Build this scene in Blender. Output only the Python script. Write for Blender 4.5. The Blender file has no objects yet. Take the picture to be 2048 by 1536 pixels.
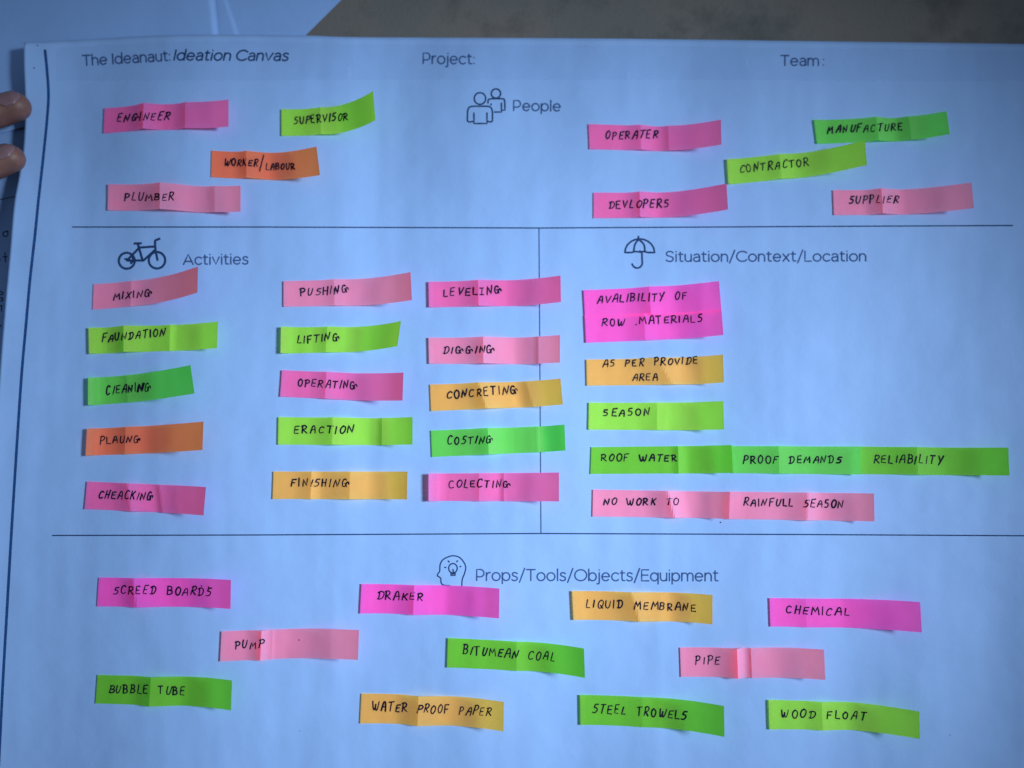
import bpy, math, random
from mathutils import Vector, Matrix, noise

scene = bpy.context.scene
R = math.radians
# ------------------------------------------------------------------ camera
TANH = 0.651            # tan of half the horizontal field
DIST = 0.440            # metres from lens to the sheet
TILT = R(7.0)
cd = bpy.data.cameras.new('camera'); cam = bpy.data.objects.new('camera', cd)
scene.collection.objects.link(cam); scene.camera = cam
cam.location = (0, -DIST*math.sin(TILT), DIST*math.cos(TILT))
cam.rotation_euler = (TILT, 0, 0)
cd.sensor_fit = 'HORIZONTAL'; cd.angle = 2*math.atan(TANH)
cd.clip_start = 0.01; cd.clip_end = 50
cd.dof.use_dof = True; cd.dof.focus_distance = 0.422; cd.dof.aperture_fstop = 2.6
# ------------------------------------------------------------------ light
w = bpy.data.worlds.new('World'); scene.world = w; w.use_nodes = True
bg = w.node_tree.nodes['Background']
bg.inputs[0].default_value = (0.66, 0.86, 1.10, 1); bg.inputs[1].default_value = 0.15
sl = bpy.data.lights.new('window_light', 'SPOT'); sl.energy = 158; sl.color = (0.76, 0.88, 1.0)
sl.spot_size = R(33); sl.spot_blend = 1.0; sl.shadow_soft_size = 0.17
so = bpy.data.objects.new('window_light', sl); scene.collection.objects.link(so)
so.location = (1.05, 0.06, 0.80); so.scale = (1.0, 0.54, 1.0)
so.rotation_euler = (Vector((-0.02, -0.05, 0)) - so.location).to_track_quat('-Z', 'Y').to_euler()
scene.view_settings.view_transform = 'Standard'; scene.view_settings.look = 'None'
scene.view_settings.exposure = 0.0; scene.view_settings.gamma = 1.0
scene.render.resolution_x = 1024; scene.render.resolution_y = 768

# ------------------------------------------------------------------ picture <-> table
CT, ST = math.cos(TILT), math.sin(TILT)
def P(u, v, z=0.0):
    """ray of photo point (u,v) met with the level z"""
    x = (u-1024)/1024*TANH; y = (768-v)/1024*TANH
    d = Vector((x, y*CT+ST, y*ST-CT))
    c = cam.location
    k = (z-c.z)/d.z
    return Vector((c.x+d.x*k, c.y+d.y*k, z))
def proj(p):
    q = p-cam.location
    f = -(q.y*(-ST)+q.z*CT); yy = q.y*CT+q.z*ST
    return 1024+q.x/f/TANH*1024, 768-yy/f/TANH*1024
def lerp(a, b, t): return a+(b-a)*t
def sstep(a, b, x):
    t = max(0, min(1, (x-a)/(b-a))); return t*t*(3-2*t)
def pw(pts, x):
    if x <= pts[0][0]: return pts[0][1]
    for (a, fa), (b, fb) in zip(pts, pts[1:]):
        if x <= b: return lerp(fa, fb, (x-a)/(b-a))
    return pts[-1][1]
def pws(pts, x):        # softly rounded
    if x <= pts[0][0]: return pts[0][1]
    n = len(pts)
    for i in range(n-1):
        a, fa = pts[i]; b, fb = pts[i+1]
        if x <= b:
            m0 = (fb-pts[i-1][1])/(b-pts[i-1][0]) if i > 0 else (fb-fa)/(b-a)
            m1 = (pts[i+2][1]-fa)/(pts[i+2][0]-a) if i < n-2 else (fb-fa)/(b-a)
            h = b-a; t = (x-a)/h
            return (2*t**3-3*t*t+1)*fa+(t**3-2*t*t+t)*h*m0+(-2*t**3+3*t*t)*fb+(t**3-t*t)*h*m1
    return pts[-1][1]
MM = 0.001
LEFT = [(60, 49), (85, 48), (130, 48), (180, 50), (240, 50), (300, 46), (350, 38), (400, 29), (500, 20), (620, 9), (720, 1),
        (900, -12), (1200, -32), (1640, -60)]
TOP = [(40, 85), (170, 79), (290, 72), (400, 69), (610, 71), (700, 74), (1200, 77), (1600, 82), (2048, 88), (2300, 93)]
CURL = [(0, 5.5), (150, 5.5), (230, 3.2), (330, 3.0), (420, 4.5), (700, 4.5), (1100, 3.5), (1600, 2.5)]
def zf(u, v):
    """height of the big sheet above the table, metres"""
    d = u-pws(LEFT, v)
    z = 0.5
    z += pws(CURL, v)*math.exp(-max(d, -30)/52.0)
    z += 5.2*sstep(100, 300, u-(v-250)*-0.03)*(1-sstep(290, 820, u))*(0.6+0.75*math.exp(-((v-270)/130.0)**2))
    # old folds and soft buckles
    z += 0.85*math.sin(u/47.0+0.5*math.sin(v/210.0))*(0.5+0.5*math.sin(v/390.0+u/500.0))
    z += 1.0*math.sin(u/88.0+1.7+v/900.0)
    z += 0.55*max(0, 1-abs(u-690+0.03*(v-500))/60.0)
    z += 0.45*max(0, 1-abs(u-1335+0.02*(v-500))/55.0)*sstep(350, 600, v)
    z += 0.9*noise.noise(Vector((u/210.0, v/260.0, 3.1)))+0.32*noise.noise(Vector((u/70.0, v/90.0, 7.7)))+0.16*noise.noise(Vector((u/30.0, v/240.0, 1.3)))+0.10*noise.noise(Vector((u/28.0, v/26.0, 4.4)))
    z += 0.22*noise.noise(Vector((u/40.0, v/16.0, 2.2)))*(1-sstep(75, 130, v))
    z += 3.2*sstep(1960, 2200, u)*(0.75+0.5*math.exp(-((v-860)/180.0)**2))
    return (z+2.4)*MM
def S(u, v, h=0.0): return P(u, v, zf(u, v)+h)
def zpaper(X):
    z = 0.004
    for _ in range(4): u, v = proj(Vector((X.x, X.y, z))); z = zf(u, v)
    return z

# ------------------------------------------------------------------ scene helpers
COL = scene.collection
def link(name, verts, faces, mat=None, parent=None, smooth=True):
    me = bpy.data.meshes.new(name); me.from_pydata([tuple(p) for p in verts], [], faces); me.update()
    if smooth: me.polygons.foreach_set('use_smooth', [True]*len(me.polygons))
    o = bpy.data.objects.new(name, me); COL.objects.link(o)
    if mat: me.materials.append(mat)
    if parent: o.parent = parent
    return o
def tag(o, label=None, cat=None, group=None, kind=None):
    if label: o['label'] = label
    if cat: o['category'] = cat
    if group: o['group'] = group
    if kind: o['kind'] = kind
    return o
def grid_faces(nx, ny):
    return [(j*(nx+1)+i, j*(nx+1)+i+1, (j+1)*(nx+1)+i+1, (j+1)*(nx+1)+i) for j in range(ny) for i in range(nx)]
def up(verts, faces):   # make faces look upward
    a, b, c = (Vector(verts[k]) for k in faces[0][:3])
    return faces if (b-a).cross(c-a).z > 0 else [f[::-1] for f in faces]

def mat_base(name):
    m = bpy.data.materials.new(name); m.use_nodes = True
    nt = m.node_tree; return m, nt, nt.nodes['Principled BSDF'], nt.nodes, nt.links
def noise_node(nt, scale, detail=3, rough=0.5, coord='Object', stretch=None):
    tc = nt.nodes.new('ShaderNodeTexCoord'); n = nt.nodes.new('ShaderNodeTexNoise')
    n.inputs['Scale'].default_value = scale; n.inputs['Detail'].default_value = detail; n.inputs['Roughness'].default_value = rough
    if stretch:
        mp = nt.nodes.new('ShaderNodeMapping'); mp.inputs['Scale'].default_value = stretch
        nt.links.new(tc.outputs[coord], mp.inputs[0]); nt.links.new(mp.outputs[0], n.inputs['Vector'])
    else: nt.links.new(tc.outputs[coord], n.inputs['Vector'])
    return n
def mixcol(nt, fac, a, b):
    mx = nt.nodes.new('ShaderNodeMix'); mx.data_type = 'RGBA'
    nt.links.new(fac, mx.inputs[0]); mx.inputs[6].default_value = (*a, 1); mx.inputs[7].default_value = (*b, 1)
    return mx.outputs[2]
def ramp(nt, src, a, b):
    mr = nt.nodes.new('ShaderNodeMapRange'); mr.inputs[1].default_value = a; mr.inputs[2].default_value = b
    nt.links.new(src, mr.inputs[0]); return mr.outputs[0]
def bump(nt, src, bs, strength, dist):
    b = nt.nodes.new('ShaderNodeBump'); b.inputs['Strength'].default_value = strength; b.inputs['Distance'].default_value = dist
    nt.links.new(src, b.inputs['Height']); nt.links.new(b.outputs[0], bs.inputs['Normal']); return b

def paper_mat(name, col, vary=0.05, transl=0.0, tcol=None):
    m, nt, bs, N, L = mat_base(name)
    n = noise_node(nt, 38, 5, 0.6)
    c = mixcol(nt, ramp(nt, n.outputs[0], .3, .7), tuple(x*(1-vary) for x in col), tuple(min(x*(1+vary), 1.0) for x in col))
    L.new(c, bs.inputs['Base Color']); bs.inputs['Roughness'].default_value = 0.62
    bs.inputs['Specular IOR Level'].default_value = 0.22
    f = noise_node(nt, 900, 3, 0.7); g = noise_node(nt, 60, 4, 0.55)
    ad = N.new('ShaderNodeMath'); ad.operation = 'MULTIPLY_ADD'; ad.inputs[1].default_value = 0.05
    L.new(f.outputs[0], ad.inputs[0]); L.new(g.outputs[0], ad.inputs[2])
    b = bump(nt, ad.outputs[0], bs, 0.55, 0.0006)
    if transl:
        out = N['Material Output']; tr = N.new('ShaderNodeBsdfTranslucent'); mx = N.new('ShaderNodeMixShader')
        tr.inputs[0].default_value = (*tcol, 1)      # fluorescent pigment, its tint boosted past natural strength to cast a coloured glow
        mx.inputs[0].default_value = transl
        L.new(bs.outputs[0], mx.inputs[1]); L.new(tr.outputs[0], mx.inputs[2]); L.new(mx.outputs[0], out.inputs[0])
    return m
def ink_mat(name, col, rough=0.5, dens=1.0, vary=0.3):
    m, nt, bs, N, L = mat_base(name)
    n = noise_node(nt, 1400, 2)
    L.new(mixcol(nt, ramp(nt, n.outputs[0], .35, .65), tuple(x*(1-vary) for x in col), tuple(x*(1+vary) for x in col)), bs.inputs['Base Color'])
    bs.inputs['Roughness'].default_value = rough+.3; bs.inputs['Specular IOR Level'].default_value = 0.06
    if dens < 1: bs.inputs['Alpha'].default_value = dens
    return m

PAPER = paper_mat('white_paper', (0.295, 0.485, 0.86), 0.02)
PAPER2 = paper_mat('loose_paper', (0.27, 0.46, 0.85), 0.03)
PRINT = ink_mat('printed_ink', (0.045, 0.095, 0.25), dens=0.80)
PRINTD = ink_mat('printed_dark_ink', (0.02, 0.052, 0.155), dens=0.9)
TINT = ink_mat('printed_grey_tint', (0.20, 0.36, 0.62), 0.6, dens=0.045, vary=0.02)
MARK = ink_mat('blue_marker_ink', (0.018, 0.075, 0.25), 0.45)
PEN = ink_mat('black_pen_ink', (0.010, 0.007, 0.022), 0.4)
PEN2 = ink_mat('faint_pen_ink', (0.02, 0.03, 0.07), 0.5)
NOTE = {k: paper_mat(k+'_note_paper', c, 0.025, 0.30, t_) for k, c, t_ in (
    ('hot_pink', (0.48, 0.195, 0.58), (4.2, .35, .45)), ('magenta', (0.60, 0.14, 0.74), (4.2, .3, .6)), ('pale_pink', (0.56, 0.33, 0.60), (3.9, .55, .4)),
    ('lime', (0.36, 0.51, 0.10), (1.1, 2.5, .1)), ('green', (0.18, 0.46, 0.13), (.35, 2.3, .2)), ('leaf_green', (0.20, 0.41, 0.055), (.45, 2.1, .1)),
    ('orange', (0.58, 0.21, 0.14), (3.8, .75, .1)), ('amber', (0.60, 0.38, 0.15), (3.6, 1.7, .1)))}

# table: dull grey-brown cloth-like surface
def table_mat():
    m, nt, bs, N, L = mat_base('grey_table_surface')
    a = noise_node(nt, 22, 6, 0.68); b = noise_node(nt, 9, 2, 0.5)
    c1 = mixcol(nt, ramp(nt, b.outputs[0], .35, .65), (0.125, 0.138, 0.136), (0.185, 0.160, 0.148))
    mx = N.new('ShaderNodeMix'); mx.data_type = 'RGBA'; mx.blend_type = 'MULTIPLY'
    L.new(ramp(nt, a.outputs[0], .50, .70), mx.inputs[0]); L.new(c1, mx.inputs[6]); mx.inputs[7].default_value = (0.55, 0.58, 0.60, 1)
    L.new(mx.outputs[2], bs.inputs['Base Color']); bs.inputs['Roughness'].default_value = 0.75
    f = noise_node(nt, 420, 4, 0.7); bump(nt, f.outputs[0], bs, 0.5, 0.0006)
    return m
t = link('table_top', [(-0.75, -0.6, -0.03), (0.75, -0.6, -0.03), (0.75, 0.6, -0.03), (-0.75, 0.6, -0.03),
                       (-0.75, -0.6, -0.002), (0.75, -0.6, -0.002), (0.75, 0.6, -0.002), (-0.75, 0.6, -0.002)],
         [(3, 2, 1, 0), (4, 5, 6, 7), (0, 1, 5, 4), (1, 2, 6, 5), (2, 3, 7, 6), (3, 0, 4, 7)], table_mat(), smooth=False)
tag(t, kind='structure')

# ------------------------------------------------------------------ big printed sheet
NX, NY = 300, 200
verts = []
for j in range(NY+1):
    vv = lerp(0, 1, j/NY)
    for i in range(NX+1):
        k = i/NX; k = k*k*0.35+k*0.65
        v0 = 85+vv*1540
        ul = pws(LEFT, v0); u = lerp(ul, 2210, k)
        v = lerp(pws(TOP, u), 1640+0.01*u, vv)
        verts.append(S(u, v))
sheet = link('canvas_sheet', verts, up(verts, grid_faces(NX, NY)), PAPER)
tag(sheet, 'big pale blue-white printed sheet with ruled sections, headings and icons under the coloured strips', 'paper sheet')
so_ = sheet.modifiers.new('thickness', 'SOLIDIFY'); so_.thickness = 0.00012; so_.offset = -1

# ------------------------------------------------------------------ lower loose sheets
def flat_sheet(name, quad, z, mat, nx=30, ny=30, zfun=None):
    vs = []
    for j in range(ny+1):
        for i in range(nx+1):
            s, q = i/nx, j/ny
            u = lerp(lerp(quad[0][0], quad[1][0], s), lerp(quad[3][0], quad[2][0], s), q)
            v = lerp(lerp(quad[0][1], quad[1][1], s), lerp(quad[3][1], quad[2][1], s), q)
            vs.append(P(u, v, z+(zfun(u, v, s, q) if zfun else 0)))
    return link(name, vs, up(vs, grid_faces(nx, ny)), mat)
o = flat_sheet('paper_sheet', [(300, -240), (935, -250), (505, 176), (180, 300)], -0.0016, PAPER2, 240, 200,
               lambda u, v, s, q: 0.0003*math.sin(u/60)+0.0006*(1-sstep(-4, 4, u-(451+0.33*v))))
tag(o, 'loose white sheet whose slanted edge shows behind the top of the big sheet', 'paper sheet')
o = flat_sheet('paper_sheet', [(-420, -260), (404, -260), (446, 150), (-300, 345)], -0.0002, PAPER2, 240, 40,
               lambda u, v, s, q: 0.0002+0.0012*sstep(.80, .97, s)-0.0012*sstep(.982, 1.0, s)-0.0007*math.sin(u/95+.8)+0.0008*math.sin(u/150+v/90))
tag(o, 'loose white sheet filling the upper left corner, its edge slightly raised', 'paper sheet')
o = flat_sheet('paper_sheet', [(-520, 300), (170, 250), (120, 1500), (-560, 1500)], -0.0018, PAPER2, 20, 30)
tag(o, 'shaded white sheet with pen writing peeking out left below the fingers', 'paper sheet')
note_sheet = o

# ------------------------------------------------------------------ strokes
def catmull(pts, n=6, closed=False):
    out = []; m = len(pts)
    if m < 3: return list(pts)
    for i in range(m-1):
        p0 = pts[i-1] if i > 0 else pts[0]; p1 = pts[i]; p2 = pts[i+1]; p3 = pts[i+2] if i+2 < m else pts[-1]
        for k in range(n):
            t = k/n
            out.append(tuple(0.5*((2*p1[a])+(-p0[a]+p2[a])*t+(2*p0[a]-5*p1[a]+4*p2[a]-p3[a])*t*t+(-p0[a]+3*p1[a]-3*p2[a]+p3[a])*t**3) for a in (0, 1)))
    out.append(pts[-1]); return out
def dens(pts, step):
    out = [pts[0]]
    for a, b in zip(pts, pts[1:]):
        L = math.hypot(b[0]-a[0], b[1]-a[1]); n = max(1, int(L/step))
        for k in range(1, n+1): out.append((lerp(a[0], b[0], k/n), lerp(a[1], b[1], k/n)))
    return out
class Ink:
    """flat ink ribbons laid on a surface; surf(u,v,h) gives the point"""
    def __init__(s, surf): s.surf = surf; s.v = []; s.f = []; s.k = 0
    def stroke(s, pts, wd, step=9, taper=0.0):
        pts = [p for i, p in enumerate(pts) if i == 0 or math.hypot(p[0]-pts[i-1][0], p[1]-pts[i-1][1]) > 0.15]
        if len(pts) < 2:
            u, v = pts[0]; pts = [(u-.3, v), (u+.3, v)]
        pts = dens(pts, step)
        # rounded ends
        def ext(a, b, f):
            L = math.hypot(a[0]-b[0], a[1]-b[1]) or 1
            return (a[0]+(a[0]-b[0])/L*wd*f, a[1]+(a[1]-b[1])/L*wd*f)
        A, B = pts[0], pts[-1]
        P2 = [ext(A, pts[1], .42), ext(A, pts[1], .22)]+pts+[ext(B, pts[-2], .22), ext(B, pts[-2], .42)]
        W = [.45, .85]+[1]*len(pts)+[.85, .45]
        n = len(P2); base = len(s.v); h = 0.00006+0.000008*(s.k % 7); s.k += 1
        for i, (u, v) in enumerate(P2):
            a = P2[max(0, i-1)]; b = P2[min(n-1, i+1)]
            dx, dy = b[0]-a[0], b[1]-a[1]; L = math.hypot(dx, dy) or 1
            hw = wd/2*W[i]*(1-taper*i/n)
            if callable(s.surf):
                s.v.append(s.surf(u-dy/L*hw, v+dx/L*hw, h)); s.v.append(s.surf(u+dy/L*hw, v-dx/L*hw, h))
        for i in range(n-1): s.f.append((base+2*i, base+2*i+1, base+2*i+3, base+2*i+2))
    def dot(s, u, v, r):
        base = len(s.v); h = 0.00006+0.000008*(s.k % 7); s.k += 1
        for k in range(8):
            a = k*math.pi/4; s.v.append(s.surf(u+r*math.cos(a), v+r*math.sin(a), h))
        s.f.append(tuple(range(base, base+8)))
    def build(s, name, mat, parent):
        fs = []
        for f in s.f:
            a, b, c = (s.v[k] for k in f[:3]); fs.append(f if (b-a).cross(c-a).z > 0 else f[::-1])
        return link(name, s.v, fs, mat, parent, smooth=False)
def arc(cx, cy, rx, ry, a0, a1, n=14):
    return [(cx+rx*math.cos(R(lerp(a0, a1, k/n))), cy+ry*math.sin(R(lerp(a0, a1, k/n)))) for k in range(n+1)]

# printed lettering, monoline, cap height 1, x height XH; y upward
XH = .72; r = XH/2
bowl = lambda cx, a0=0, a1=360: arc(cx, r, .33, r, a0, a1, 18)
PF = {
 'T': (.72, [[(0, 1), (.72, 1)], [(.36, 1), (.36, 0)]]),
 'I': (.10, [[(.05, 0), (.05, 1)]]),
 'P': (.66, [[(.02, 0), (.02, 1)]+[(.33, 1)]+arc(.34, .67, .29, .33, 90, -90, 10)+[(.02, .34)]]),
 'C': (.86, [arc(.5, .5, .5, .5, 42, 318, 22)]),
 'A': (.86, [[(0, 0), (.43, 1), (.86, 0)], [(.14, .3), (.72, .3)]]),
 'S': (.66, [catmull([(.62, .86), (.46, .99), (.22, .99), (.06, .85), (.08, .64), (.30, .53), (.52, .44), (.63, .27), (.52, .06), (.28, 0), (.02, .13)], 5)]),
 'L': (.56, [[(.02, 1), (.02, 0), (.56, 0)]]),
 'O': (1.0, [arc(.5, .5, .5, .5, 0, 360, 26)]),
 'E': (.60, [[(.60, 1), (.02, 1), (.02, 0), (.62, 0)], [(.02, .52), (.53, .52)]]),
 'h': (.56, [[(.02, 1.06), (.02, 0)], [(.02, .40)]+arc(.28, .42, .26, .30, 160, 0, 9)+[(.54, 0)]]),
 'n': (.56, [[(.02, XH), (.02, 0)], [(.02, .40)]+arc(.28, .42, .26, .30, 160, 0, 9)+[(.54, 0)]]),
 'm': (.98, [[(.02, XH), (.02, 0)], [(.02, .40)]+arc(.26, .44, .24, .28, 160, 0, 9)+[(.50, 0)], [(.50, .40)]+arc(.73, .44, .23, .28, 160, 0, 9)+[(.96, 0)]]),
 'u': (.56, [[(.02, XH), (.02, .30)]+arc(.28, .30, .26, .30, 180, 340, 9), [(.54, XH), (.54, 0)]]),
 'r': (.34, [[(.02, XH), (.02, 0)], [(.02, .38)]+catmull([(.02, .42), (.12, .66), (.34, .73)], 5)]),
 'e': (.66, [[(.02, .37), (.64, .37)]+arc(.33, r, .31, r, 4, 318, 20)]),
 'o': (.68, [arc(.34, r, .33, r, 0, 360, 22)]),
 'c': (.58, [arc(.34, r, .33, r, 45, 315, 18)]),
 'd': (.66, [arc(.32, r, .31, r, 0, 360, 22), [(.64, 1.06), (.64, 0)]]),
 'b': (.66, [arc(.34, r, .31, r, 0, 360, 22), [(.02, 1.06), (.02, 0)]]),
 'p': (.66, [arc(.34, r, .31, r, 0, 360, 22), [(.02, XH), (.02, -.28)]]),
 'q': (.66, [arc(.32, r, .31, r, 0, 360, 22), [(.64, XH), (.64, -.28)]]),
 'a': (.56, [catmull([(.06, .62), (.24, .73), (.46, .66), (.53, .46)], 5)+[(.53, 0)], catmull([(.53, .42), (.28, .42), (.06, .34), (.04, .14), (.2, 0), (.40, .04), (.53, .18)], 5)]),
 't': (.38, [[(.14, .92), (.14, .18)]+catmull([(.14, .18), (.20, .03), (.38, .03)], 4), [(0, XH), (.36, XH)]]),
 'i': (.10, [[(.05, 0), (.05, XH)], [(.05, .97), (.05, .99)]]),
 'j': (.14, [[(.09, XH), (.09, -.14)]+catmull([(.09, -.14), (.04, -.27), (-.10, -.27)], 4), [(.09, .97), (.09, .99)]]),
 'l': (.10, [[(.05, 0), (.05, 1.06)]]),
 'v': (.60, [[(0, XH), (.30, 0), (.60, XH)]]),
 's': (.48, [catmull([(.45, .63), (.32, .72), (.12, .70), (.05, .56), (.14, .43), (.32, .36), (.45, .27), (.43, .08), (.26, 0), (.10, .02), (.01, .10)], 4)]),
 'x': (.56, [[(.02, XH), (.54, 0)], [(.54, XH), (.02, 0)]]),
 '/': (.44, [[(0, -.16), (.44, 1.12)]]),
 ':': (.10, [[(.05, .04), (.05, .06)], [(.05, .60), (.05, .62)]]),
}
# hand lettering, slanted capitals; y upward
HF = {
 'A': (.70, [catmull([(0, 0), (.16, .45), (.32, .9), (.46, 1.0), (.60, .92), (.68, .45), (.68, 0)], 4), [(.13, .42), (.68, .44)]]),
 'B': (.62, [[(.08, 1), (.03, 0)], catmull([(.0, .98), (.36, 1.0), (.56, .82), (.44, .58), (.12, .52)], 4), catmull([(.12, .52), (.48, .50), (.62, .28), (.42, .04), (0, 0)], 4)]),
 'C': (.62, [catmull([(.62, .86), (.44, 1.0), (.18, .88), (.04, .52), (.08, .14), (.30, 0), (.60, .12)], 4)]),
 'D': (.72, [[(.22, .96), (.18, .04)], catmull([(.0, .86), (.30, 1.0), (.62, .90), (.72, .55), (.56, .16), (.26, .0), (.02, .04)], 4)]),
 'E': (.58, [[(.56, .98), (.08, .94), (.03, .03), (.55, 0)], [(.06, .50), (.46, .52)]]),
 'F': (.56, [[(.58, 1.0), (.08, .94), (.03, -.04)], [(.06, .50), (.44, .52)]]),
 'G': (.92, [catmull([(.52, .84), (.34, .98), (.12, .82), (.04, .44), (.10, .10), (.30, .0), (.46, .12), (.50, .40)], 4), [(.34, .46), (.56, .48), (.62, .02)], catmull([(.58, .36), (.70, .58), (.86, .56), (.92, .34)], 4)]),
 'H': (.62, [[(.06, 1), (.02, 0)], [(.60, 1), (.56, 0)], [(.04, .5), (.58, .52)]]),
 'I': (.16, [[(.11, 1), (.06, 0)]]),
 'J': (.50, [[(.0, .98), (.52, 1.0)], [(.0, .02), (.46, .04)], [(.28, .98), (.22, .02)]]),
 'K': (.60, [[(.06, 1), (.02, 0)], [(.58, .98), (.06, .46)], [(.20, .56), (.60, 0)]]),
 'L': (.52, [[(.09, 1), (.02, .03), (.52, .0)]]),
 'M': (.84, [[(0, 0), (.12, .96), (.40, .34), (.70, .98), (.84, 0)]]),
 'N': (.66, [[(0, 0), (.10, .96), (.52, .04), (.68, 1.02)]]),
 'O': (.64, [catmull([(.34, 1.0), (.10, .80), (.02, .40), (.18, .02), (.44, .02), (.62, .40), (.58, .82), (.30, 1.0)], 4)]),
 'P': (.58, [[(.10, .98), (.02, -.04)], catmull([(.0, .92), (.32, 1.02), (.58, .84), (.46, .54), (.08, .44)], 4)]),
 'Q': (.70, [catmull([(.34, 1.0), (.10, .80), (.02, .40), (.18, .02), (.44, .02), (.62, .40), (.58, .82), (.30, 1.0)], 4), [(.36, .34), (.70, -.08)]]),
 'R': (.64, [[(.10, .98), (.02, -.02)], catmull([(.0, .92), (.34, 1.02), (.58, .84), (.44, .54), (.08, .46)], 4), [(.16, .48), (.64, 0)]]),
 'S': (.58, [catmull([(.60, .98), (.22, .96)], 2)+catmull([(.22, .96), (.12, .60), (.40, .56), (.56, .34), (.36, .04), (.0, .02)], 4)]),
 'T': (.64, [[(.0, .95), (.66, 1.0)], [(.34, .97), (.28, 0)]]),
 'U': (.62, [catmull([(.06, 1), (.02, .40), (.14, .02), (.40, .04), (.54, .40), (.62, 1.0)], 4)]),
 'V': (.62, [[(.02, .98), (.24, 0), (.64, 1.0)]]),
 'W': (.86, [catmull([(.0, .98), (.08, .30), (.20, .0), (.36, .30), (.44, .64)], 4), catmull([(.44, .64), (.48, .12), (.62, .0), (.78, .4), (.88, 1.0)], 4)]),
 'X': (.62, [[(.06, .98), (.56, 0)], [(.62, 1.0), (.0, 0)]]),
 'Y': (.60, [[(.0, .98), (.24, .50)], [(.62, 1.0), (.14, -.06)]]),
 '.': (.10, [[(.03, .03), (.06, .05)]]),
 '/': (.44, [[(.0, -.3), (.44, 1.6)]]),
}
def width(font, txt, gap, space): return sum((space if c == ' ' else font[c][0]+gap) for c in txt)-(gap if txt[-1] != ' ' else 0)
def write(ink, font, txt, a, b, cap, wd, gap=.2, space=.5, slant=0.0, jit=0.0, seed=0, step=9):
    rnd = random.Random(seed*7+len(txt)+11)
    W = width(font, txt, gap, space)
    L = math.hypot(b[0]-a[0], b[1]-a[1]); dx, dy = (b[0]-a[0])/L, (b[1]-a[1])/L
    sx = L/W; x = 0
    for c in txt:
        if c == ' ': x += space; continue
        cw, strokes = font[c]
        jy = rnd.uniform(-1, 1)*jit*.9; js = 1+rnd.uniform(-1, 1)*jit*1.6; jr = rnd.uniform(-1, 1)*jit*1.5; jx = rnd.uniform(-1, 1)*jit*.6
        kx = 1+rnd.uniform(-1, 1)*jit
        for st in strokes:
            ex = [(rnd.uniform(-1, 1)*jit*.5, rnd.uniform(-1, 1)*jit*.5) for _ in range(2)]
            pts = []
            for i, (px, py) in enumerate(st):
                f = i/max(1, len(st)-1)
                px = px*kx+lerp(ex[0][0], ex[1][0], f); py = py+lerp(ex[0][1], ex[1][1], f)
                X = (x+px+jx)*sx+(slant+jr)*py*cap; Y = (py*js+jy)*cap
                pts.append((a[0]+X*dx+Y*dy, a[1]+X*dy-Y*dx))
            ink.stroke(pts, wd*(1+rnd.uniform(-1, 1)*jit*2.2), step, rnd.uniform(0, .45) if jit else 0)
        x += cw+gap

# printing on the big sheet
def printed(name, items, mat=PRINT, label=None):
    k = Ink(S)
    for it in items: write(k, PF, **it)
    o = k.build(name, mat, sheet)
    if label: o['label'] = label
    return o
bandv = []; nx, ny = 120, 8
for j in range(ny+1):
    for i in range(nx+1):
        u = lerp(112, 2150, i/nx); v = lerp(pws(TOP, u)+14, 161-2*sstep(200, 1000, u)+3*sstep(1200, 2000, u), j/ny); bandv.append(S(u, v, 0.00004))
link('header_band', bandv, up(bandv, grid_faces(nx, ny)), TINT, sheet)
printed('printed_title', [dict(txt='The Ideanaut:', a=(166, 131), b=(341, 121), cap=20, wd=3.1, gap=.17, space=.36)])
printed('printed_title', [dict(txt='Ideation Canvas', a=(347, 120), b=(575, 121), cap=20, wd=3.3, gap=.17, space=.36, slant=.2)], PRINTD)
printed('printed_heading', [dict(txt='Project:', a=(846, 127), b=(949, 128), cap=21, wd=3.0, gap=.17)])
printed('printed_heading', [dict(txt='Team :', a=(1562, 131), b=(1648, 131), cap=20, wd=3.0, gap=.17, space=.22)])
printed('printed_heading', [dict(txt='People', a=(1027, 221), b=(1121, 222), cap=20, wd=3.0, gap=.17)])
printed('printed_heading', [dict(txt='Activities', a=(367, 529), b=(496, 528), cap=20, wd=3.0, gap=.17)])
printed('printed_heading', [dict(txt='Situation/Context/Location', a=(1332, 523), b=(1732, 522), cap=20, wd=3.0, gap=.17)])
printed('printed_heading', [dict(txt='Props/Tools/Objects/Equipment', a=(953, 1161), b=(1436, 1162), cap=22, wd=2.9, gap=.16)])
def lines(name, sts, wd, mat=PRINT, parent=sheet, step=9):
    k = Ink(S)
    for s_ in sts: k.stroke(s_, wd, step)
    return k.build(name, mat, parent)
lines('section_line', [[(145, 454), (520, 454), (1080, 456), (1600, 453), (2025, 451)]], 2.5, PRINTD)
lines('section_line', [[(105, 1071), (500, 1070), (1080, 1067), (1600, 1069), (2130, 1072)]], 2.5, PRINTD)
lines('section_line', [[(1078, 457), (1080, 760), (1082, 1066)]], 2.3)
mk = Ink(S)
cp = catmull([(90, 101), (94, 140), (97, 190), (94, 240), (87, 310), (77, 400), (70, 470), (60, 560), (52, 650), (44, 740), (37, 840), (30, 950),
              (22, 1080), (14, 1220), (6, 1360), (-2, 1520), (-8, 1610)], 6)
mk.stroke(cp, 5.6, 9)
mk.build('marker_line', MARK, sheet)
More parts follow.
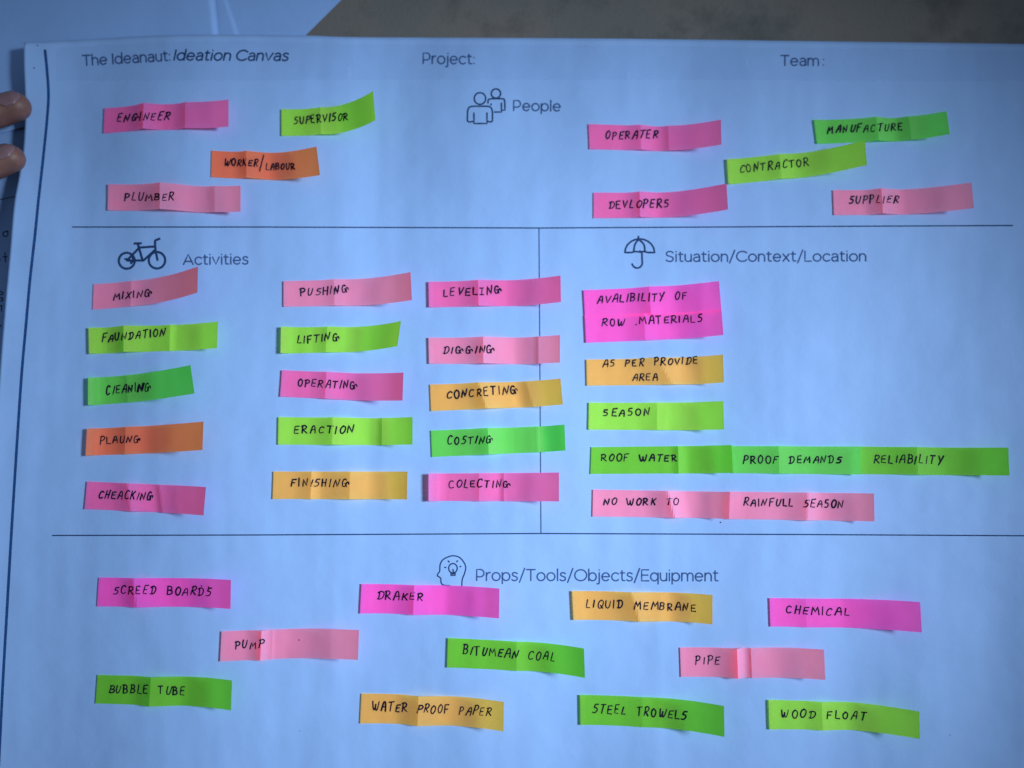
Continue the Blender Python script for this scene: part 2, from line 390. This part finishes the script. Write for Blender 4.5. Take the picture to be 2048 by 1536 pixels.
# icons
def circ(u, v, rr, ry=None): return arc(u, v, rr, ry or rr, 0, 360, 22)
lines('people_icon', [circ(960, 197, 11.5, 11.8), catmull([(947, 243), (936, 243), (935, 232), (936, 219), (942, 213), (960, 212.5), (978, 213), (984, 219), (985, 232), (984, 243), (975, 243)], 4),
      [(948, 226), (948, 247), (974, 247), (974, 226)], circ(992, 187, 9.3),
      catmull([(976, 206), (977, 199.5), (984, 197.5), (1002, 197.5), (1009, 200), (1010, 220)], 4)+[(1004, 220.5)], [(1003, 206), (1003, 224), (989, 224)], [(982, 208), (982.5, 209.5)]], 3.2, PRINTD)
lines('bicycle_icon', [circ(253.5, 521.5, 16), circ(314, 520.5, 16.5), [(254, 521), (287, 521)], [(254, 521), (278, 496)], [(276, 489), (285, 520)],
      [(280, 495), (309, 493)], [(309, 501), (287, 521)], [(310, 484), (311, 500), (315, 520)], [(269, 487), (282, 486.5)], catmull([(310, 485), (311, 481), (319, 477.5)], 4)], 4.7, PRINTD)
kb = Ink(S)
for s_ in ([(254, 521), (266, 521)], [(263, 509), (267, 521), (262, 527)], [(250, 518), (258, 518), (262, 524)]): kb.stroke(s_, 4)
kb.build('bicycle_crank', PRINTD, sheet)
lines('umbrella_icon', [arc(1279.5, 505, 29.5, 27, 180, 360, 20), [(1250, 505), (1263, 505), (1271, 503), (1280, 504), (1288, 503), (1297, 505), (1309, 505)], [(1277, 473), (1277, 480)],
      catmull([(1277, 479), (1270, 489), (1267.5, 503)], 5), catmull([(1278, 479), (1288, 489), (1290, 503)], 5),
      [(1280, 502), (1284, 506), (1284.5, 524)]+arc(1274.5, 525, 10.5, 11, 0, 165, 12)], 3.6, PRINTD)
q = lambda pts: [(660+x*.3223, 1080+y*.3223) for x, y in pts]
lines('head_icon', [catmull(q([(745, 284), (702, 279), (689, 262), (687, 237), (667, 222), (671, 208), (681, 192), (684, 152), (704, 120), (758, 98), (808, 111), (841, 160), (836, 205), (821, 245), (818, 300)]), 4),
      circ(906, 1136.5, 8.6, 9.5), [(902, 1145), (902, 1151), (910.5, 1151), (910.5, 1145)], [(903, 1148), (910, 1148)], [(906, 1139), (907, 1144)]]
      + [q([a, b]) for a, b in (((734, 130), (740, 137)), ((792, 129), (787, 135)), ((711, 169), (719, 171)), ((806, 166), (813, 164)))], 2.6, PRINTD)
for u, v, rr in ((1441, 1045, 1.6), (68, 136, 1.6), (75, 91, 1.2), (1091, 607, 1.3), (600, 1462, .9), (1900, 1470, 1)): sp = Ink(S); sp.dot(u, v, rr); sp.build('ink_speck', PEN2, sheet)


# scraps of pen writing on the sheet at far left
kk = Ink(lambda u, v, h: P(u, v, -0.0018+h))
kk.stroke([(-60, 410), (0, 399), (30, 393)], 1.8)
for st in (catmull([(16, 463), (8, 464), (6, 470), (12, 473), (16, 468), (14, 462)], 4), [(10, 505), (11, 524)], [(6, 514), (14, 513)], [(-2, 519), (1, 519)],
           catmull([(-4, 585), (2, 583), (6, 587), (1, 590)], 3), catmull([(0, 597), (4, 595), (5, 601), (1, 602)], 3), [(-3, 612), (4, 611)], [(3, 611), (3, 622)], [(-2, 655), (2, 650)], [(-30, 470), (-20, 474)]): kk.stroke(st, 2.2)
kk.build('pen_writing', PEN2, note_sheet)

# ------------------------------------------------------------------ sticky strips
class Note:
    def __init__(s, q, prof, lift, l0=.5, slant=0, lay=0):
        s.prof = prof; s.lift = lift; s.l0 = l0; s.slant = slant; s.lay = lay
        TL, TR, BR, BL = q; s.c = []
        for (u, v), t in ((TL, 0), (TR, 1), (BR, 1), (BL, 0)):
            X = P(u, v, 0.0015)
            for _ in range(4): X = P(u, v, zpaper(X)+s.dz(t, .5))
            s.c.append(Vector((X.x, X.y)))
    def dz(s, t, q):
        tt = t+s.slant*(q-.5)*math.sin(math.pi*max(0, min(1, t)))
        z = pw(s.prof, tt)
        if t > s.l0: z += (2+s.lift*1.15)*((t-s.l0)/(1-s.l0))**1.7
        return (0.24+0.14*s.lay+z)*MM
    def xy(s, t, q):
        a = s.c[0].lerp(s.c[1], t); b = s.c[3].lerp(s.c[2], t); return a.lerp(b, q)
    def pt(s, t, q, h=0):
        X = s.xy(t, q); return Vector((X.x, X.y, zpaper(X)+s.dz(t, q)+h))
    def inv(s, X):
        t, q = .5, .5
        for _ in range(5):
            F = s.xy(t, q)-X; dt = (s.xy(t+.01, q)-s.xy(t-.01, q))/.02; dq = (s.xy(t, q+.01)-s.xy(t, q-.01))/.02
            D = dt.x*dq.y-dt.y*dq.x
            t -= (F.x*dq.y-F.y*dq.x)/D; q -= (dt.x*F.y-dt.y*F.x)/D
        return t, q
    def surf(s, u, v, h):
        z = 0.002
        for _ in range(6):
            X = P(u, v, z); t, q = s.inv(Vector((X.x, X.y))); z = zpaper(X)+s.dz(t, q)
        X = P(u, v, z+h); return X

def ridge(z0, *rs):
    """side profile: lifted left end, then creases (t, height mm, rise width, fall width)"""
    base = [(0, z0), (.035, z0*.55), (.09, z0*.12), (.13, 0)] if z0 > 0 else [(0, 0)]
    pts = []
    def f(t):
        z = pw(base, t)
        for (tc, h, wa, wb) in rs:
            wa2, wb2, hh = wa*1.15, wb*1.25, 1.65*h
            if tc-wa2 < t <= tc: z += hh*((t-tc+wa2)/wa2)**2.0
            elif tc < t < tc+wb2: z += hh*(1-(t-tc)/wb2)**1.7
        return z
    ts = sorted(set([i/80 for i in range(81)]+[r_[0] for r_ in rs]))
    return [(t, f(t)) for t in ts]
GROUP = 'coloured sticky strips stuck on the printed sheet'
# colour, words, corners TL TR BR BL, texts, profile, lift mm, extra
C1 = 'pink'
NOTES = [
 ('hot_pink', 'hot pink strip reading ENGINEER, topmost on the left', [(209, 216), (457, 199), (457, 253), (207, 266)],
  [('ENGINEER', (234, 243), (337, 239), 15, .25)], ridge(.5, (.34, 1.6, .16, .12), (.66, .8, .10, .2)), 4, {}),
 ('lime', 'curling lime green strip reading SUPERVISOR', [(563, 218), (746, 182), (751, 240), (563, 271)],
  [('SUPERVISOR', (589, 248), (695, 240), 15, .1)], ridge(.8, (.40, 1.3, .2, .2)), 17, dict(l0=.38)),
 ('orange', 'orange strip reading WORKER/LABOUR', [(423, 301), (633, 293), (640, 350), (422, 354)],
  [('WORKER', (449, 331), (515, 332), 12.5, .1), ('/', (519, 337), (529, 336), 16, .0), ('LABOUR', (532, 339), (589, 338), 12.5, .05)], ridge(.3, (.32, 1.2, .12, .2)), 8, {}),
 ('pale_pink', 'pale pink strip reading PLUMBER', [(216, 368), (481, 371), (481, 423), (215, 420)],
  [('PLUMBER', (249, 401), (347, 401), 14, .1)], ridge(.8, (.415, 2.3, .23, .30), (.80, .7, .1, .12)), 4, dict(l0=.6)),
 ('hot_pink', 'hot pink strip reading OPERATER, above the DEVLOPERS strip', [(1177, 248), (1442, 239), (1443, 289), (1179, 298)],
  [('OPERATER', (1211, 278), (1314, 275), 15, .15)], ridge(.4, (.40, 1.1, .14, .12), (.62, .4, .05, .15)), 6, {}),
 ('green', 'bright green strip reading MANUFACTURE', [(1628, 239), (1893, 222), (1900, 268), (1634, 287)],
  [('MANUFACTURE', (1655, 266), (1804, 260), 14, .15)], ridge(.7, (.48, 1.5, .22, .14), (.74, .5, .08, .1)), 5, dict(l0=.6)),
 ('lime', 'lime green strip reading CONTRACTOR, its raised end touching the MANUFACTURE strip', [(1454, 318), (1730, 281), (1734, 330), (1457, 368)],
  [('CONTRACTOR', (1480, 346), (1617, 330), 15, .1)], ridge(.9, (.40, .9, .2, .2)), 9, dict(lay=1)),
 ('hot_pink', 'hot pink strip reading DEVLOPERS', [(1187, 385), (1453, 367), (1456, 419), (1187, 436)],
  [('DEVLOPERS', (1217, 416), (1336, 414), 15, .1)], ridge(.3, (.36, 1.2, .12, .15)), 8, {}),
 ('pale_pink', 'pale pink strip reading SUPPLIER', [(1666, 380), (1943, 365), (1948, 416), (1668, 430)],
  [('SUPPLIER', (1698, 407), (1796, 405), 15, .15)], ridge(.4, (.36, 1.7, .13, .16)), 6, {}),
 ('pale_pink', 'pale pink curling strip reading MIXING, under the bicycle', [(187, 568), (396, 533), (395, 585), (185, 619)],
  [('MIXING', (226, 599), (302, 592), 13.5, .15)], ridge(.3, (.33, .6, .15, .2)), 16, dict(l0=.35)),
 ('lime', 'lime green strip reading FAUNDATION', [(177, 655), (436, 643), (434, 696), (178, 707)],
  [('FAUNDATION', (204, 684), (328, 672), 14, .15)], ridge(1.6, (.28, 2.0, .16, .16), (.62, .5, .1, .04)), 4, dict(l0=.65)),
 ('green', 'dark green tilted strip reading CIEANING', [(176, 755), (381, 730), (389, 787), (176, 810)],
  [('CIEANING', (213, 789), (300, 782), 16, .15), ('N', (276, 783), (289, 782), 14, .15)], ridge(2.6, (.33, .5, .12, .2)), 14, dict(l0=.30)),
 ('orange', 'burnt orange strip reading PLAUNG', [(174, 857), (407, 843), (405, 900), (171, 911)],
  [('PLAUNG', (200, 887), (279, 885), 14, .05)], ridge(2.4, (.31, .8, .12, .2)), 10, dict(l0=.4)),
 ('hot_pink', 'purple-pink strip reading CHEACKING', [(174, 963), (412, 974), (407, 1031), (169, 1018)],
  [('CHEACKING', (197, 996), (305, 999), 15, .2)], ridge(.7, (.36, 1.3, .15, .16), (.6, .4, .05, .1)), 8, dict(l0=.55, slant=-.05)),
 ('pale_pink', 'pale pink strip reading PUSHING', [(567, 562), (821, 544), (824, 600), (567, 613)],
  [('PUSHING', (602, 592), (697, 585), 14, .1)], ridge(.6, (.39, .9, .16, .2)), 9, dict(l0=.45)),
 ('lime', 'lime green strip reading LIFTING with its right end curled up', [(562, 653), (802, 642), (795, 692), (561, 706)],
  [('LIFTING', (595, 686), (677, 681), 15, .1)], ridge(2.2, (.37, 1.0, .12, .2)), 13, dict(l0=.5)),
 ('hot_pink', 'hot pink strip reading OPERATING', [(564, 740), (807, 745), (805, 801), (560, 793)],
  [('OPERATING', (596, 772), (713, 778), 14, .1)], ridge(.8, (.36, 1.1, .14, .2)), 9, dict(l0=.45)),
 ('lime', 'lime green strip reading ERACTION', [(557, 834), (825, 834), (825, 889), (556, 889)],
  [('ERACTION', (589, 867), (705, 866), 14, .1)], ridge(.8, (.40, 1.7, .2, .2), (.76, .4, .04, .1)), 6, dict(l0=.65)),
 ('amber', 'amber strip reading FINISHING', [(547, 943), (815, 943), (814, 999), (545, 998)],
  [('FINISHING', (582, 973), (697, 973), 14, .1)], ridge(.6, (.28, .9, .12, .06), (.57, 1.9, .26, .26)), 5, dict(l0=.7)),
 ('hot_pink', 'hot pink strip reading LEVELING, its right end crossing the vertical ruled line', [(857, 563), (1121, 551), (1122, 604), (858, 614)],
  [('LEVELJNG', (887, 593), (1004, 587), 15, .08)], ridge(1.1, (.38, 1.4, .15, .18)), 6, dict(l0=.6)),
 ('pale_pink', 'pale pink strip reading DIGGING', [(857, 675), (1120, 670), (1120, 725), (858, 727)],
  [('DIGGING', (886, 707), (988, 705), 14, .08)], ridge(.9, (.42, 1.8, .2, .2), (.84, .4, .04, .1)), 5, dict(l0=.65)),
 ('amber', 'amber strip reading CONCRETING', [(860, 769), (1121, 757), (1126, 809), (862, 822)],
  [('CONCRETING', (894, 797), (1034, 786), 15, .08)], ridge(.4, (.40, 1.9, .2, .22), (.76, .4, .08, .1)), 6, dict(l0=.65, slant=-.05)),
 ('green', 'bright green strip reading COSTING', [(862, 861), (1129, 849), (1131, 901), (864, 914)],
  [('COSTING', (895, 888), (985, 886), 15, .12)], ridge(.4, (.43, 2.0, .26, .16), (.80, .7, .2, .05)), 6, dict(l0=.78)),
 ('hot_pink', 'hot pink strip reading COLECTING, lowest of its column', [(857, 947), (1118, 945), (1118, 1003), (857, 1002)],
  [('COLECTING', (898, 975), (1020, 975), 14.5, .08)], ridge(2.6, (.39, 1.0, .18, .18), (.58, .4, .04, .1)), 6, dict(l0=.55)),
 ('magenta', 'upper magenta strip reading AVALIBILITY OF', [(1167, 580), (1438, 562), (1443, 622), (1170, 634)],
  [('AVALIBILITY OF', (1195, 607), (1372, 598), 15, .1)], ridge(.6, (.49, 1.1, .18, .2)), 3, dict(l0=.6)),
 ('magenta', 'lower magenta strip reading ROW MATERIALS', [(1169.5, 631), (1443, 619), (1447, 670), (1172, 685)],
  [('ROW .MATERIALS', (1205, 652), (1404, 643), 14, .1)], ridge(.6, (.44, .9, .16, .2)), 4, dict(l0=.6, lay=1)),
 ('amber', 'amber strip reading AS PER PROVIDE AREA', [(1173, 719), (1446, 709), (1448, 765), (1174, 771)],
  [('AS PER PROVIDE', (1206, 734), (1395, 727), 13, .12), ('AREA', (1265, 760.5), (1315, 760), 12.5, .1)], ridge(.6, (.58, 1.3, .3, .22)), 4, dict(l0=.7, slant=-.12)),
 ('lime', 'lime green strip reading SEASON', [(1178, 805), (1447, 802), (1448, 859), (1177, 859)],
  [('SEASON', (1207, 832), (1299, 831), 13.5, .1)], ridge(.7, (.52, .8, .14, .2)), 5, dict(l0=.6)),
 ('leaf_green', 'green strip reading ROOF WATER, first of a row of three', [(1183, 894), (1463, 890), (1466, 946), (1181, 948)],
  [('ROOF WATER', (1203, 922), (1353, 922), 13.5, .06)], ridge(.4, (.63, .6, .05, .06)), 3, dict(l0=.7)),
 ('green', 'green strip reading PROOF DEMANDS, between two joined green strips', [(1462, 892), (1722, 893), (1722, 949), (1465, 946)],
  [('PROOF DEMANDS', (1487, 926), (1682, 926), 13.5, .08)], ridge(.5, (.36, 1.0, .2, .2)), 1.0, dict(l0=.6, lay=1)),
 ('leaf_green', 'green strip reading RELIABILITY, last of a row of three', [(1719, 893), (2017, 895), (2019, 951), (1720, 948)],
  [('RELIABILITY', (1748, 925), (1883, 928), 15, .12)], ridge(.3, (.40, 1.2, .2, .18)), 5, dict(l0=.6, lay=2)),
 ('pale_pink', 'pale pink strip reading NO WORK TO', [(1186, 979), (1460, 984), (1458, 1038), (1185, 1033)],
  [('NO WORK TO', (1208, 1009), (1356, 1010), 13, .1)], ridge(.4, (.58, 1.8, .18, .12)), 3, dict(l0=.75, slant=-.06)),
 ('pale_pink', 'pale pink strip reading RAINFULL SEASON', [(1459, 983), (1748, 987), (1749, 1043), (1455, 1038)],
  [('RAINFULL SEASON', (1487, 1011), (1686, 1015), 14, .05)], ridge(.9, (.55, 1.7, .18, .10)), 4, dict(l0=.7, lay=1)),
 ('magenta', 'magenta strip reading SCREED BOARDS', [(198, 1155), (462, 1160), (461, 1218), (194, 1213)],
  [('SCREED BOARDS', (227, 1187), (421, 1191), 15, .12)], ridge(.4, (.285, 1.6, .14, .2)), 6, dict(l0=.6, slant=-.04)),
 ('magenta', 'magenta strip reading DRAKER, just below the head icon', [(723, 1168), (999, 1177), (998, 1237), (720, 1227)],
  [('DRAKER', (753, 1199), (845, 1200), 15, .1)], ridge(.8, (.385, 1.6, .16, .2)), 6, dict(l0=.6)),
 ('pale_pink', 'salmon pink strip reading PUMP', [(443, 1263), (718, 1260), (716, 1320), (440, 1323)],
  [('PUMP', (471, 1297), (526, 1296), 15, .1)], ridge(.8, (.29, 1.7, .12, .075), (.36, .3, .04, .1)), 7, dict(l0=.45)),
 ('leaf_green', 'green strip reading BUBBLE TUBE, nearest the lower left corner', [(195, 1350), (464, 1361), (462, 1421), (191, 1407)],
  [('BUBBLE TUBE', (218, 1384), (368, 1389), 15, .05)], ridge(.4, (.405, 1.8, .17, .22)), 6, dict(l0=.6)),
 ('amber', 'amber strip reading WATER PROOF PAPER', [(723, 1387), (1008, 1404), (1007, 1463), (720, 1447)],
  [('WATER PROOF PAPER', (745, 1420), (981, 1431), 16, .12)], ridge(.5, (.405, 2.0, .18, .26)), 6, dict(l0=.6)),
 ('leaf_green', 'green strip reading BITUMEAN COAL', [(896, 1276), (1168, 1297), (1170, 1356), (894, 1335)],
  [('BITUMEAN COAL', (927, 1308), (1109, 1321), 16, .05)], ridge(.7, (.51, 1.0, .2, .2)), 9, dict(l0=.55)),
 ('amber', 'amber strip reading LIQUID MEMBRANE', [(1144, 1182), (1425, 1190), (1425, 1249), (1147, 1240)],
  [('LIQUID MEMBRANE', (1173, 1214), (1391, 1222), 15, .08)], ridge(1.1, (.455, 1.8, .2, .22)), 4, dict(l0=.7, slant=-.05)),
 ('magenta', 'magenta strip reading CHEMICAL', [(1539, 1196), (1840, 1204), (1844, 1265), (1541, 1253)],
  [('CHEMICAL', (1572, 1226), (1697, 1232), 15, .05)], ridge(.6, (.25, .5, .16, .2)), 5, {}),
 ('pale_pink', 'pale pink strip reading PIPE', [(1360, 1295), (1648, 1299), (1651, 1360), (1362, 1354)],
  [('PIPE', (1392, 1329), (1439, 1328), 15, .1)], ridge(.4, (.395, 2.3, .18, .08), (.50, 1.0, .06, .24)), 5, dict(l0=.6)),
 ('leaf_green', 'green strip reading STEEL TROWELS', [(1160, 1390), (1448, 1412), (1449, 1474), (1161, 1450)],
  [('STEEL TROWELS', (1186, 1424), (1371, 1439), 16, .05)], ridge(1.0, (.45, .5, .2, .2)), 9, dict(l0=.5)),
 ('lime', 'lime green strip reading WOOD FLOAT, nearest the lower right corner', [(1537, 1400), (1839, 1423), (1840, 1478), (1539, 1459)],
  [('WOOD FLOAT', (1563, 1434), (1730, 1440), 15, .1)], ridge(.9, (.38, 1.1, .16, .2)), 8, dict(l0=.55)),
]
NXN, NYN = 72, 6
NFACES = grid_faces(NXN, NYN)
for idx, (ck, label, quad, texts, prof, lift, ex) in enumerate(NOTES):
    n = Note(quad, prof, lift, **ex)
    rn = random.Random(idx)
    cols = [i/NXN for i in range(NXN+1)]
    for c_, h_ in prof:     # put a column exactly on each crease
        if h_ > .2 and 0 < c_ < 1:
            kq = min(range(1, NXN), key=lambda z_: abs(cols[z_]-c_))
            if abs(c_*80-round(c_*80)) > 1e-6: cols[kq] = c_
    vs = [n.pt(t_, j/NYN) for j in range(NYN+1) for t_ in cols]
    o = link('sticky_note', vs, up(vs, NFACES), NOTE[ck], smooth=False)
    tag(o, label, 'sticky note', GROUP)
    k = Ink(n.surf)
    for ti, (txt, a, b, cap, slant) in enumerate(texts):
        write(k, HF, txt, a, b, cap, 2.95, gap=.40, space=1.2, slant=slant, jit=.085, seed=idx*3+ti, step=5)
    if 'PUMP' in label: k.dot(598, 1280, 1.4)
    if 'SCREED' in label: k.dot(403, 1172, 1.6); k.dot(417, 1174, 1.6)
    k.build('handwriting', PEN, o)

# ------------------------------------------------------------------ the hand at the left edge
def skin_mat(name, a, b, rough):
    m, nt, bs, N, L = mat_base(name)
    n = noise_node(nt, 130, 4, .6)
    L.new(mixcol(nt, ramp(nt, n.outputs[0], .3, .7), a, b), bs.inputs['Base Color'])
    bs.inputs['Roughness'].default_value = rough
    bs.inputs['Subsurface Weight'].default_value = 0.12; bs.inputs['Subsurface Radius'].default_value = (0.004, 0.0015, 0.001)
    bs.inputs['Subsurface Scale'].default_value = 0.6
    f = noise_node(nt, 1500, 3, .6, stretch=(1, .4, 1)); bump(nt, f.outputs[0], bs, .35, .0003)
    return m
SKIN = skin_mat('brown_skin', (0.155, 0.073, 0.062), (0.235, 0.110, 0.088), .5)
NAIL = skin_mat('fingernail', (0.20, 0.115, 0.135), (0.25, 0.145, 0.165), .35)
HV, HFc = [], []
def loft(path, rad, flat=None, n=20):
    """closed tapering tube through the points, round at both ends"""
    pts, rr = [], []
    m = len(path)
    for i in range(m-1):
        for k in range(6):
            t = k/6
            p0 = path[max(0, i-1)]; p1 = path[i]; p2 = path[i+1]; p3 = path[min(m-1, i+2)]
            pts.append(0.5*((2*p1)+(p2-p0)*t+(2*p0-5*p1+4*p2-p3)*t*t+(3*p1-p0-3*p2+p3)*t**3)); rr.append(lerp(rad[i], rad[i+1], t))
    pts.append(path[-1]); rr.append(rad[-1])
    d0 = (pts[0]-pts[1]).normalized(); d1 = (pts[-1]-pts[-2]).normalized()
    cap0 = [(pts[0]+d0*rr[0]*math.sin(R(a)), rr[0]*math.cos(R(a))) for a in (80, 60, 40, 20)]
    cap1 = [(pts[-1]+d1*rr[-1]*math.sin(R(a)), rr[-1]*math.cos(R(a))) for a in (20, 40, 60, 80)]
    seq = cap0+list(zip(pts, rr))+cap1
    base = len(HV)
    for i, (p, q_) in enumerate(seq):
        d = (seq[min(i+1, len(seq)-1)][0]-seq[max(0, i-1)][0]).normalized()
        a = d.cross(Vector((0, 0, 1))).normalized(); b = a.cross(d)
        for k in range(n):
            an = 2*math.pi*k/n; HV.append(p+a*math.cos(an)*q_+b*math.sin(an)*q_*(flat or 1))
    for i in range(len(seq)-1):
        for k in range(n):
            HFc.append((base+i*n+k, base+i*n+(k+1) % n, base+(i+1)*n+(k+1) % n, base+(i+1)*n+k))
    HFc.append(tuple(base+k for k in range(n))[::-1]); HFc.append(tuple(base+(len(seq)-1)*n+k for k in range(n)))
def Pm(u, v, zmm): return P(u, v, zmm*MM)
k_ = .001
fingers = [  # tip first
    ([Pm(31, 213, 12.5), Pm(-10, 224, 15), Pm(-75, 243, 24), Pm(-150, 262, 33), Pm(-250, 290, 37), Pm(-330, 315, 35)], [8.1, 8.9, 9.0, 9.6, 10.5, 12]),
    ([Pm(20, 317, 12.5), Pm(-18, 329, 15), Pm(-85, 345, 25), Pm(-165, 360, 34), Pm(-260, 375, 38), Pm(-340, 385, 35)], [7.9, 8.7, 9.0, 9.8, 10.8, 12]),
    ([Pm(-40, 420, 8), Pm(-80, 428, 14), Pm(-130, 437, 24), Pm(-190, 447, 31), Pm(-270, 455, 34), Pm(-340, 455, 32)], [7.2, 8.0, 8.6, 9.2, 10.2, 12]),
    ([Pm(-100, 505, 7), Pm(-130, 508, 12), Pm(-170, 515, 19), Pm(-220, 522, 25), Pm(-290, 525, 28), Pm(-350, 520, 28)], [6.2, 7.0, 7.4, 8.0, 9.2, 11]),
    ([Pm(-70, 150, 7), Pm(-110, 158, 9), Pm(-180, 190, 14), Pm(-260, 240, 20), Pm(-350, 310, 24), Pm(-420, 360, 26)], [8.5, 9.6, 9.6, 10.6, 13, 15]),
]
for pth, rd in fingers: loft(pth, [x*k_ for x in rd])
loft([Pm(-330, 330, 31), Pm(-400, 350, 30), Pm(-480, 370, 30), Pm(-560, 400, 32), Pm(-900, 520, 50)], [.017, .021, .022, .019, .026], .75)
loft([Pm(-335, 390, 31), Pm(-400, 400, 30), Pm(-480, 400, 30), Pm(-560, 410, 32)], [.017, .020, .021, .019], .75)
loft([Pm(-340, 470, 28), Pm(-400, 470, 28), Pm(-480, 440, 29), Pm(-560, 420, 32)], [.015, .018, .019, .018], .8)
hand = link('person', HV, HFc, SKIN)
tag(hand, 'brown hand with two fingertips resting on the left edge of the big sheet', 'person')
rm = hand.modifiers.new('join', 'REMESH'); rm.mode = 'VOXEL'; rm.voxel_size = 0.0011; rm.use_smooth_shade = True
sm = hand.modifiers.new('soft', 'SMOOTH'); sm.factor = .5; sm.iterations = 4
def nail(pth, rad):
    tip = pth[0]; ax = (pth[0]-pth[1]).normalized()
    nrm = Vector((-0.05, .36, .93)); nrm = (nrm-ax*nrm.dot(ax)).normalized(); sd = ax.cross(nrm)
    vs = []; nx, ny = 14, 14
    for j in range(ny+1):
        y = lerp(-.0075, .0052, j/ny)
        for i in range(nx+1):
            an = lerp(-1, 1, i/nx); wj = 1-.30*sstep(.72, 1, j/ny)**1.2-.25*(1-sstep(0, .3, j/ny))
            th = R(46)*an*wj
            rr = rad*k_*(math.sqrt(max(0, 1-(max(0, y)/(rad*k_*1.02))**2)))+.00005
            yy = y-0.0018*an*an*sstep(.5, 1, j/ny)+.0016*an*an*(1-sstep(0, .4, j/ny))
            vs.append(tip+ax*yy+nrm*rr*math.cos(th)+sd*rr*math.sin(th))
    o = link('fingernail', vs, up(vs, grid_faces(nx, ny)), NAIL, hand)
    m = o.modifiers.new('thickness', 'SOLIDIFY'); m.thickness = .0004; m.offset = 1
nail(fingers[0][0], fingers[0][1][0]); nail(fingers[1][0], fingers[1][1][0])
